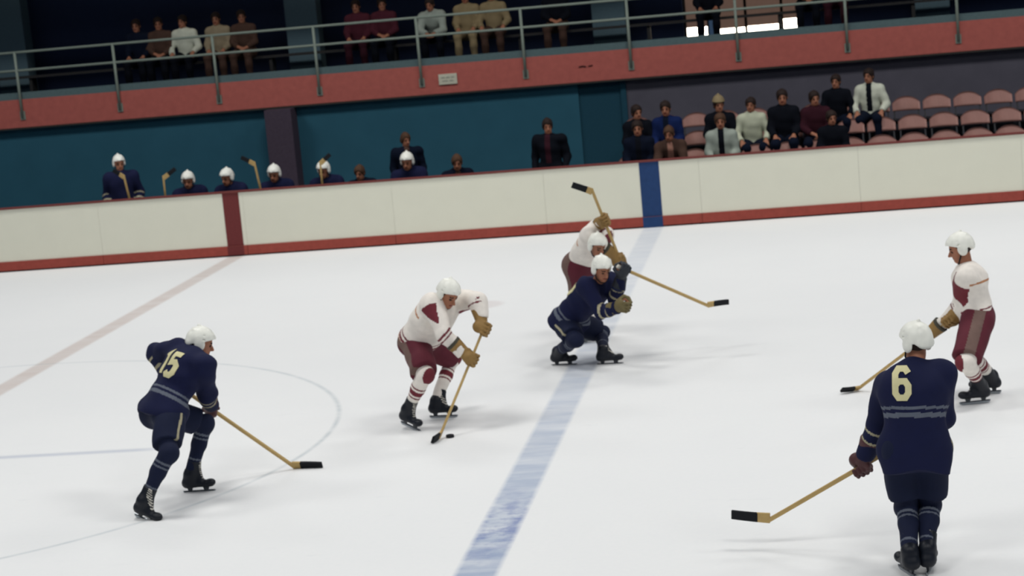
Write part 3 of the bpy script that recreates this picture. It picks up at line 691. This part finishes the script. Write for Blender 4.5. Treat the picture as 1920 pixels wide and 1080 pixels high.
STICKS = {
 'A': 'wooden hockey stick held low by the navy number 15 player', 'C': 'wooden hockey stick reaching down to the puck in both tan gloves',
 'N': 'wooden hockey stick stretched right by the crouching navy player', 'B': 'wooden hockey stick raised blade-up above the white jersey player by the boards',
 'S': 'wooden hockey stick of the navy number 6 player, black blade at lower right', 'H': 'wooden hockey stick on the ice left of the number 6 shoulder'}
FIGS = {}
for key, J in POSES.items():
    lab, cfg = CFG[key]
    FIGS[key] = player(J, key, lab, cfg)
    make_stick(J['heel'], J['tip'], J['top'], STICKS[key], tape={'A': .78, 'S': .72}.get(key, .75))
# puck
pk = MB(); pk.tube([(0, 0, 0), (0, 0, .003), (0, 0, .022), (0, 0, .025)], [.035, .038, .038, .035], 28)
pkm = mat('rubber', '#101114', .6); o = pk.build('puck', pkm, smooth=False); o.location = (5.83, -13.35, .001)
tag(o, 'black rubber puck on the ice beside the bent player\'s stick blade', 'puck')

# ------------------------------------------------------------------ seated and standing people behind the boards and on the gallery
def person_joints(pose):
    z = 0
    J = dict(pelvis=(0, 0, .55), neck=(0, -.07, 1.03), head=(0, -.10, 1.22), shL=(.165, -.06, .985), shR=(-.165, -.06, .985), hipL=(.09, -.02, .54), hipR=(-.09, -.02, .54),
             knL=(.14, -.44, .52), knR=(-.14, -.44, .52), anL=(.14, -.40, .10), anR=(-.14, -.40, .10), toeL=(.15, -1, 0), toeR=(-.15, -1, 0), groundL=(0, 0, 0), groundR=(0, 0, 0),
             fwd=(0, -1, 0), face=(0, -1, -.12), hup=(0, -.1, 1), elL=(.215, -.10, .73), elR=(-.215, -.10, .73), wrL=(.14, -.30, .63), wrR=(-.14, -.30, .63))
    if pose == 'lap': J.update(elL=(.22, -.12, .74), elR=(-.22, -.12, .74), wrL=(.09, -.27, .64), wrR=(-.07, -.29, .66), face=(.25, -1, -.1))
    if pose == 'lean': J.update(neck=(0, -.26, .97), head=(0, -.33, 1.14), shL=(.175, -.22, .93), shR=(-.175, -.22, .93), elL=(.22, -.36, .66), elR=(-.22, -.36, .66), wrL=(.07, -.52, .60), wrR=(-.07, -.52, .60), face=(-.2, -1, -.3))
    if pose == 'wide': J.update(elL=(.27, -.10, .74), elR=(-.27, -.10, .74), wrL=(.20, -.30, .63), wrR=(-.20, -.30, .63), face=(-.3, -1, -.05), hup=(.05, 0, 1))
    if pose == 'stand': J.update(pelvis=(0, 0, .93), neck=(0, -.02, 1.43), head=(0, -.04, 1.62), shL=(.20, -.01, 1.39), shR=(-.20, -.01, 1.39), hipL=(.09, 0, .90), hipR=(-.09, 0, .90), knL=(.11, -.02, .49), knR=(-.11, -.02, .49), anL=(.12, 0, .10), anR=(-.12, 0, .10),
                                 elL=(.27, .03, 1.11), elR=(-.27, .03, 1.11), wrL=(.26, -.13, .90), wrR=(-.26, -.13, .90), face=(.3, -1, -.2))
    return J
def civilian(pose, hat=False):
    g = Fig(person_joints(pose)); H_ = g.hd; fr = (g.f, g.l, g.u)
    def hands(S):
        for s, q in (('L', 1), ('R', -1)):
            wr, el = getattr(g, 'wr'+s), getattr(g, 'el'+s); d = unit(wr-el)
            if pose == 'stand': open_hand(S, wr, d, V(-q, .2, 0), V(0, -1, .2))
            elif pose == 'lean' or pose == 'lap': open_hand(S, wr, unit(d+V(-.6*q, -.3, 0)), V(-.3*q, 0, -1), V(-.5*q, .5, .6))
            else: open_hand(S, wr, unit(V(0, -1, -.45)), V(0, 0, -1), V(-q, 0, 0))
    root = link('person', body_shape(g, hands, .0125), None, [m_['skin'], m_['dark_hair'], m_['lips']])
    S = Sdf(); S.ell(H_(-.014, 0, .030), fr, (.110, .088, .110), .01); S.ell(H_(-.05, 0, -.03), fr, (.065, .08, .07), .03)
    S.plane(H_(.045, 0, .0), unit(g.f*1-g.u*.75)); link('hair', S.mesh('hair', .012, .005, 50), root, [m_['dark_hair']])
    if hat:
        S = Sdf(); S.ell(H_(-.012, 0, .045), fr, (.120, .098, .115), .01); S.plane(H_(0, 0, .045), -g.u); S.cone(H_(.0, 0, .15), H_(0, 0, .165), .02, .02, .02)
        S.ell(H_(-.012, 0, .055), fr, (.126, .104, .022), .01); link('knit_cap', S.mesh('knit_cap', .012), root, [m_['dark_hair']])
    jm = jersey_shape(g, .013, .90, -.02 if pose != 'stand' else .18, .006, 5, 1.0)
    paint(jm, lambda Cc: ((abs((Cc-g.chest)@g.lat) < .045) & (((Cc-g.chest)@g.front) > .05) & (((Cc-g.pelvis)@g.T) > .1)).astype(int)); link('coat', jm, root, [m_['navy'], m_['dark_hair']])
    S = Sdf(); S.cone(g.pelvis+g.T*.08, g.pelvis, .145, .15, .03, (g.front, .8)); S.cone(g.hipL, g.hipR, .115, .115, .04)
    for s in 'LR':
        hip, kn, an = getattr(g, 'hip'+s), getattr(g, 'kn'+s), getattr(g, 'an'+s)
        S.cone(hip, kn, .105, .078, .03); S.cone(kn, an+(kn-an)*.05, .075, .062, .03, cap='b')
    link('trousers', S.mesh('trousers', .013, .010, 22, 7), root, [m_['navy_pants']])
    for s in 'LR':
        an, toe = getattr(g, 'an'+s), unit(getattr(g, 'toe'+s)); S = Sdf(); S.cone(an, an-toe*.02-V(0, 0, .05), .048, .046, .02); S.cone(an-toe*.02-V(0, 0, .055), an+toe*.15-V(0, 0, .065), .044, .036, .03); S.plane(an-V(0, 0, .099), V(0, 0, -1))
        link('shoe', S.mesh('shoe', .012), root, [m_['sole']])
    return root
def bench_player(pose):
    g = Fig(person_joints(pose)); g.stripe = 0.; root = link('person', body_shape(g, lambda S: [open_hand(S, getattr(g, 'wr'+s), unit(V(-.5*q, -1, -.3)), V(0, 0, -1), V(-q, 0, 0)) for s, q in (('L', 1), ('R', -1))], .0125), None, [m_['skin'], m_['dark_hair'], m_['lips']])
    hm = link('helmet', helmet_shape(g, .009), root, [m_['helmet_white']]); strap_mesh(g).build('chin_strap', m_['black_tape'], hm)
    jm = jersey_shape(g, .013, 1.0, -.02, .012, 9); paint(jm, lambda c: navy_jersey(g, c)); link('jersey', jm, root, [m_['navy'], m_['stripe_dull'], m_['stripe_cream']])
    link('pants', pants_shape(g, .013, .8), root, [m_['navy_pants']])
    for s, q in (('L', 1), ('R', -1)):
        link('sock', sock_shape(g, s, .013), root, [m_['navy_pants']])
        S = Sdf(); open_hand(S, getattr(g, 'wr'+s), unit(V(-.5*q, -1, -.3)), V(0, 0, -1), V(-q, 0, 0)); 
        S2 = Sdf(); wr, el = getattr(g, 'wr'+s), getattr(g, 'el'+s); S2.cone(wr+unit(el-wr)*.10, wr, .07, .05, .02, cap='a')
        dd = unit(V(-.5*q, -1, -.3)); th = V(-q, -.3, 0)
        S2.ell(wr+dd*.055, (dd, unit(np.cross(dd, V(0, 0, 1))), V(0, 0, 1)), (.07, .06, .035), .02)
        sd_ = unit(np.cross(dd, V(0, 0, 1)))
        for y in (.042, .014, -.014, -.042): S2.cone(wr+dd*.09+sd_*y, wr+dd*.165+sd_*y*1.1-V(0, 0, .02), .019, .016, .006)
        S2.cone(wr+dd*.03-sd_*q*.04, wr+dd*.09-sd_*q*.085, .02, .017, .01)
        link('glove', S2.mesh('glove', .011), root, [m_['brown_glove']])
        an, toe = getattr(g, 'an'+s), unit(getattr(g, 'toe'+s)); S = Sdf(); S.cone(an+V(0, 0, .09), an-V(0, 0, .05), .05, .05, .02); S.cone(an-V(0, 0, .055), an+toe*.15-V(0, 0, .06), .046, .036, .03); S.plane(an-V(0, 0, .075), V(0, 0, -1))
        sk = link('skate', S.mesh('skate', .012), root, [m_['skate_leather']]); b = MB(); b.obox(an-toe*.08-V(0, 0, .087), an+toe*.19-V(0, 0, .087), (1, 0, 0), .004, .0125); b.build('skate_blade', m_['steel'], sk)
    return root
def dup(proto, loc, rz, label, group=None, mats=None, scale=1.0, drop=()):
    def cp(o, par):
        c = o.copy(); C.objects.link(c)
        if par is not None: c.parent = par
        base = o.name.split('.')[0]
        if mats and base in mats:
            mm = mats[base]; mm = mm if isinstance(mm, (list, tuple)) else [mm]
            for i, q in enumerate(mm):
                if i < len(c.material_slots): c.material_slots[i].link = 'OBJECT'; c.material_slots[i].material = q
        for ch in o.children:
            if ch.name.split('.')[0] not in drop: cp(ch, c)
        return c
    r = cp(proto, None); r.location = loc; r.rotation_euler = (0, 0, rz); r.scale = (scale,)*3
    return tag(r, label, 'person' if base_is_person(proto) else None, group)
def base_is_person(o): return o.name.startswith('person')
PROTO = {p: civilian(p) for p in ('knees', 'lap', 'lean', 'wide', 'stand')}
PROTO['hat'] = civilian('lap', True); PROTO['bench'] = bench_player('lean'); PROTO['bench_up'] = bench_player('stand')
def coat(name, h): return mat('coat_'+name, h, .9, .1, var=.15, scale=12)
CO = dict(black=coat('black', '#0d1018'), navy=coat('navy', '#0d1424'), blue=coat('blue', '#14234e'), cream=coat('cream', '#b9bda6'), tan=coat('tan', '#8a7a5c'), brown=coat('brown', '#4a372f'), maroon=coat('maroon', '#341720'),
          red=coat('red', '#48202a'), grey=coat('grey', '#3c4650'), light=coat('light_grey', '#98a096'), beige=coat('beige', '#8c7f68'), white=coat('white', '#c6c9b8'), pink=coat('pink', '#a77a6a'))
def spectator(pose, x, row, dz, label, co, inner='black', trou='navy', hair='dark_hair', cap=None, rz=0., sc=1.0):
    y, z = ROWS[row]; mm = {'coat': [CO[co], CO[inner]], 'trousers': CO[trou], 'hair': m_[hair]}
    if cap: mm['knit_cap'] = CO[cap]
    return dup(PROTO[pose], (x, y-.12, z), rz, label, 'spectators seated in the right stand', mm, sc)
spectator('lap', 6.42, 1, 0, 'spectator in dark coat in second row, leftmost of the right stand', 'black', rz=.2)
spectator('knees', 6.93, 1, 0, 'spectator in bright blue jacket in second row', 'blue', 'navy', rz=-.1, sc=1.02)
spectator('hat', 7.80, 1, 0, 'spectator with brown knit cap and dark coat in second row', 'black', cap='tan', sc=1.02)
spectator('wide', 8.31, 1, 0, 'spectator in cream jacket in the middle of the second row', 'cream', 'cream', sc=.98, rz=.1)
spectator('knees', 8.84, 1, 0, 'spectator in black coat right of the cream jacket', 'black', sc=1.05)
spectator('lap', 9.36, 1, 0, 'spectator in dark maroon coat in second row', 'maroon', 'maroon')
spectator('wide', 9.73, 2, 0, 'large spectator in black coat left of the white jacket, third row', 'black', sc=.96)
spectator('wide', 10.29, 2, 0, 'spectator in open white jacket with dark hair in third row', 'white', 'black', rz=-.15)
spectator('knees', 7.84, 0, 0, 'spectator in open pale grey jacket in the front row', 'light', 'black', 'black', 'brown_hair', sc=1.03)
spectator('lean', 7.02, 0, 0, 'spectator in brown clothes leaning forward behind the blue stripe', 'brown', 'pink', hair='brown_hair')
spectator('lap', 9.61, 0, 0, 'spectator in black coat in the front row below the large one', 'black', sc=.96)
spectator('knees', 6.50, 0, 0, 'spectator in navy coat in the front row at the left end', 'navy', sc=1.02)
# team bench
bench = empty('team_bench', (0, .95, 0), 0, 'long dark wooden team bench behind the rink boards', 'bench')
bw = mat('bench_wood', '#2b2a2a', .7)
q = MB()
for k_ in range(3): q.box(-3.6, -.13+.10*k_, .38, 4.6, -.04+.10*k_, .42)
q.build('seat_plank', bw, bench)
for x in (-3.3, -1.3, .7, 2.7, 4.3):
    q = MB(); q.box(x-.03, -.1, 0, x+.03, -.05, .38); q.box(x-.03, .08, 0, x+.03, .13, .38); q.box(x-.03, -.1, .32, x+.03, .13, .37); q.build('trestle', bw, bench)
bl = [(-1.00, 'bench player in white helmet left of the red board stripe', 1), (-.18, 'bench player in white helmet directly behind the red board stripe', 1), (.52, 'bench player in white helmet in front of the brown column', 1),
      (1.42, 'bench player in white helmet right of the brown column', 1), (2.75, 'bench player in white helmet, rightmost helmet on the bench', 1.03),
      (1.98, 'bareheaded bench player between two white helmets', .93), (3.5, 'bareheaded bench player at right end of the bench', .97)]
for i, (x, lb, sc) in enumerate(bl):
    bare = 'bareheaded' in lb
    r = dup(PROTO['lean'] if bare else PROTO['bench'], (x, 1.10, 0.0 if not bare else .0), (.25, -.2, .1, -.1, .1, 0, .3)[i], lb, 'hockey players on the bench', {'coat': [CO['navy'], CO['brown']], 'hair': m_['brown_hair']} if bare else None, sc*1.06)
dup(PROTO['bench_up'], (-2.0, .62, 0), .2, 'bench player in white helmet standing at the far left end of the bench', 'hockey players on the bench', None, .985)
for x, dx, z, lb in ((-1.78, -.04, 1.42, 'hockey stick leaning on the boards beside the standing bench player'), (-1.12, .05, 1.36, 'hockey stick leaning on the boards left of the red board stripe'), (.42, -.05, 1.47, 'hockey stick leaning on the boards in front of the brown column'), (1.50, .04, 1.40, 'hockey stick leaning on the boards right of the brown column')):
    make_stick((x, .14, z), (x+dx*4, .16, z+.12), (x-dx*2, .40, .06), lb, 'spare sticks leaning on the boards')
dup(PROTO['stand'], (2.55, 1.95, 0), .3, 'standing man in brown clothes behind the rightmost white helmet', None, {'coat': [CO['navy'], CO['brown']], 'hair': m_['brown_hair']}, .93)
dup(PROTO['stand'], (5.06, 1.30, 0), -.1, 'standing coach in dark jacket near the right end of the bench', None, {'coat': [CO['black'], CO['maroon']], 'hair': m_['dark_hair']}, .99)
# gallery spectators
gb = MB(); gb.box(GX0+1, 6.15, 2.90, GX1-2, 6.5, 2.94)
gbe = empty('gallery_bench', (0, 0, 0), 0, 'long dark bench on the upper gallery behind the railing', 'bench'); gb.build('seat_plank', bw, gbe)
for i in range(12):
    q = MB(); q.box(-8+2.4*i, 6.2, 2.5, -7.94+2.4*i, 6.45, 2.90); q.build('trestle', bw, gbe)
for pose, x, co, tr, lb in (('knees', -3.3, 'navy', 'black', 'leftmost seated gallery spectator in dark coat'), ('lap', -2.86, 'brown', 'black', 'gallery spectator in brown coat left of the white one'), ('wide', -2.38, 'white', 'black', 'gallery spectator in white coat'),
                            ('knees', -1.72, 'beige', 'brown', 'gallery spectator in beige coat left of the first grey column'), ('lap', -1.22, 'brown', 'brown', 'gallery spectator in brown coat beside the beige coat'), ('knees', 1.0, 'red', 'maroon', 'gallery spectator in dark red jacket'),
                            ('lap', 1.5, 'red', 'black', 'gallery spectator in red jacket, right one of the pair'), ('lean', 2.45, 'light', 'black', 'gallery spectator in pale grey jacket leaning forward'), ('knees', 3.08, 'tan', 'tan', 'gallery spectator in tan jacket, left one of two'),
                            ('wide', 3.58, 'tan', 'brown', 'gallery spectator in tan jacket, right one of two'), ('lap', 4.75, 'black', 'brown', 'gallery spectator in black coat with brown trousers'), ('knees', 7.56, 'black', 'black', 'gallery spectator in black silhouetted before the bright windows'),
                            ('lap', 9.35, 'black', 'black', 'gallery spectator in black at right end of the windows'), ('knees', 9.85, 'red', 'maroon', 'gallery spectator in red coat right of the windows')):
    dup(PROTO[pose], (x, 6.20, 2.5), 0, lb, 'spectators seated on the gallery', {'coat': [CO[co], CO[co]], 'trousers': CO[tr]})
for p in PROTO.values():
    for o in list(p.children_recursive)+[p]: bpy.data.objects.remove(o)

# ------------------------------------------------------------------ stand seats
seat_pink = mat('seat_shell', '#a87c72', .35, .5, var=.15, scale=10); seat_dark = mat('seat_frame', '#1c1c22', .6)
def make_seat():
    r = empty('stadium_seat')
    def shell(f, nu, nv, th):
        vs_ = []; 
        for off in (0, th):
            for i in range(nu+1):
                for j in range(nv+1): vs_.append(f(i/nu, j/nv, off))
        n_ = (nu+1)*(nv+1); fs = []
        for i in range(nu):
            for j in range(nv):
                a = i*(nv+1)+j; fs.append((a, a+1, a+nv+2, a+nv+1)); fs.append((n_+a, n_+a+nv+1, n_+a+nv+2, n_+a+1))
        for i in range(nu):
            for j in (0, nv): a = i*(nv+1)+j; b = a+nv+1; fs.append((a, b, n_+b, n_+a))
        for j in range(nv):
            for i in (0, nu): a = i*(nv+1)+j; b = a+1; fs.append((a, b, n_+b, n_+a))
        return vs_, fs
    def back(u, v, off):
        x = (u-.5)*.46; top = .80-.10*abs(2*u-1)**2.4; bot = .56+.01*abs(2*u-1)**3; z = bot+(top-bot)*v
        return (x, .20+.05*v-.10*abs(2*u-1)**2+off, z)
    def pan(u, v, off):
        x = (u-.5)*.44; return (x, -.18+.36*v, .43+.02*abs(2*u-1)**2-.03*math.sin(v*PI)-off)
    b = MB(); b.add(*shell(back, 14, 6, .012)); b.build('seat_back', seat_pink, r, smooth=True)
    b = MB(); b.add(*shell(pan, 10, 6, .012)); b.build('seat_pan', seat_dark, r, smooth=True)
    for q_ in (-1, 1):
        b = MB(); b.obox((.2*q_, .05, 0), (.2*q_, .05, .41), (1, 0, 0), .012, .02); b.obox((.2*q_, .05, .41), (.2*q_, .175, .60), (1, 0, 0), .012, .012); b.build('leg', seat_dark, r)
    b = MB(); b.box(-.2, .03, .36, .2, .07, .39); b.build('crossbar', seat_dark, r)
    return r
ORD = 'first second third fourth fifth sixth seventh eighth ninth tenth eleventh twelfth thirteenth fourteenth fifteenth sixteenth seventeenth eighteenth nineteenth'.split()
seat0 = make_seat(); ordn = ['front', 'second', 'third']
for row in range(3):
    y, z = ROWS[row]
    for i in range(19):
        x = 6.35+.505*i+(.0, .03, -.02)[row]
        r = seat0.copy(); C.objects.link(r); r.location = (x, y, z)
        for ch in seat0.children: c_ = ch.copy(); C.objects.link(c_); c_.parent = r
        tag(r, 'reddish pink plastic seat in the %s row of the right stand, %s from the left' % (ordn[row], ORD[i]), 'seat', 'pink plastic seats in the %s row' % ordn[row])
for o in list(seat0.children)+[seat0]: bpy.data.objects.remove(o)
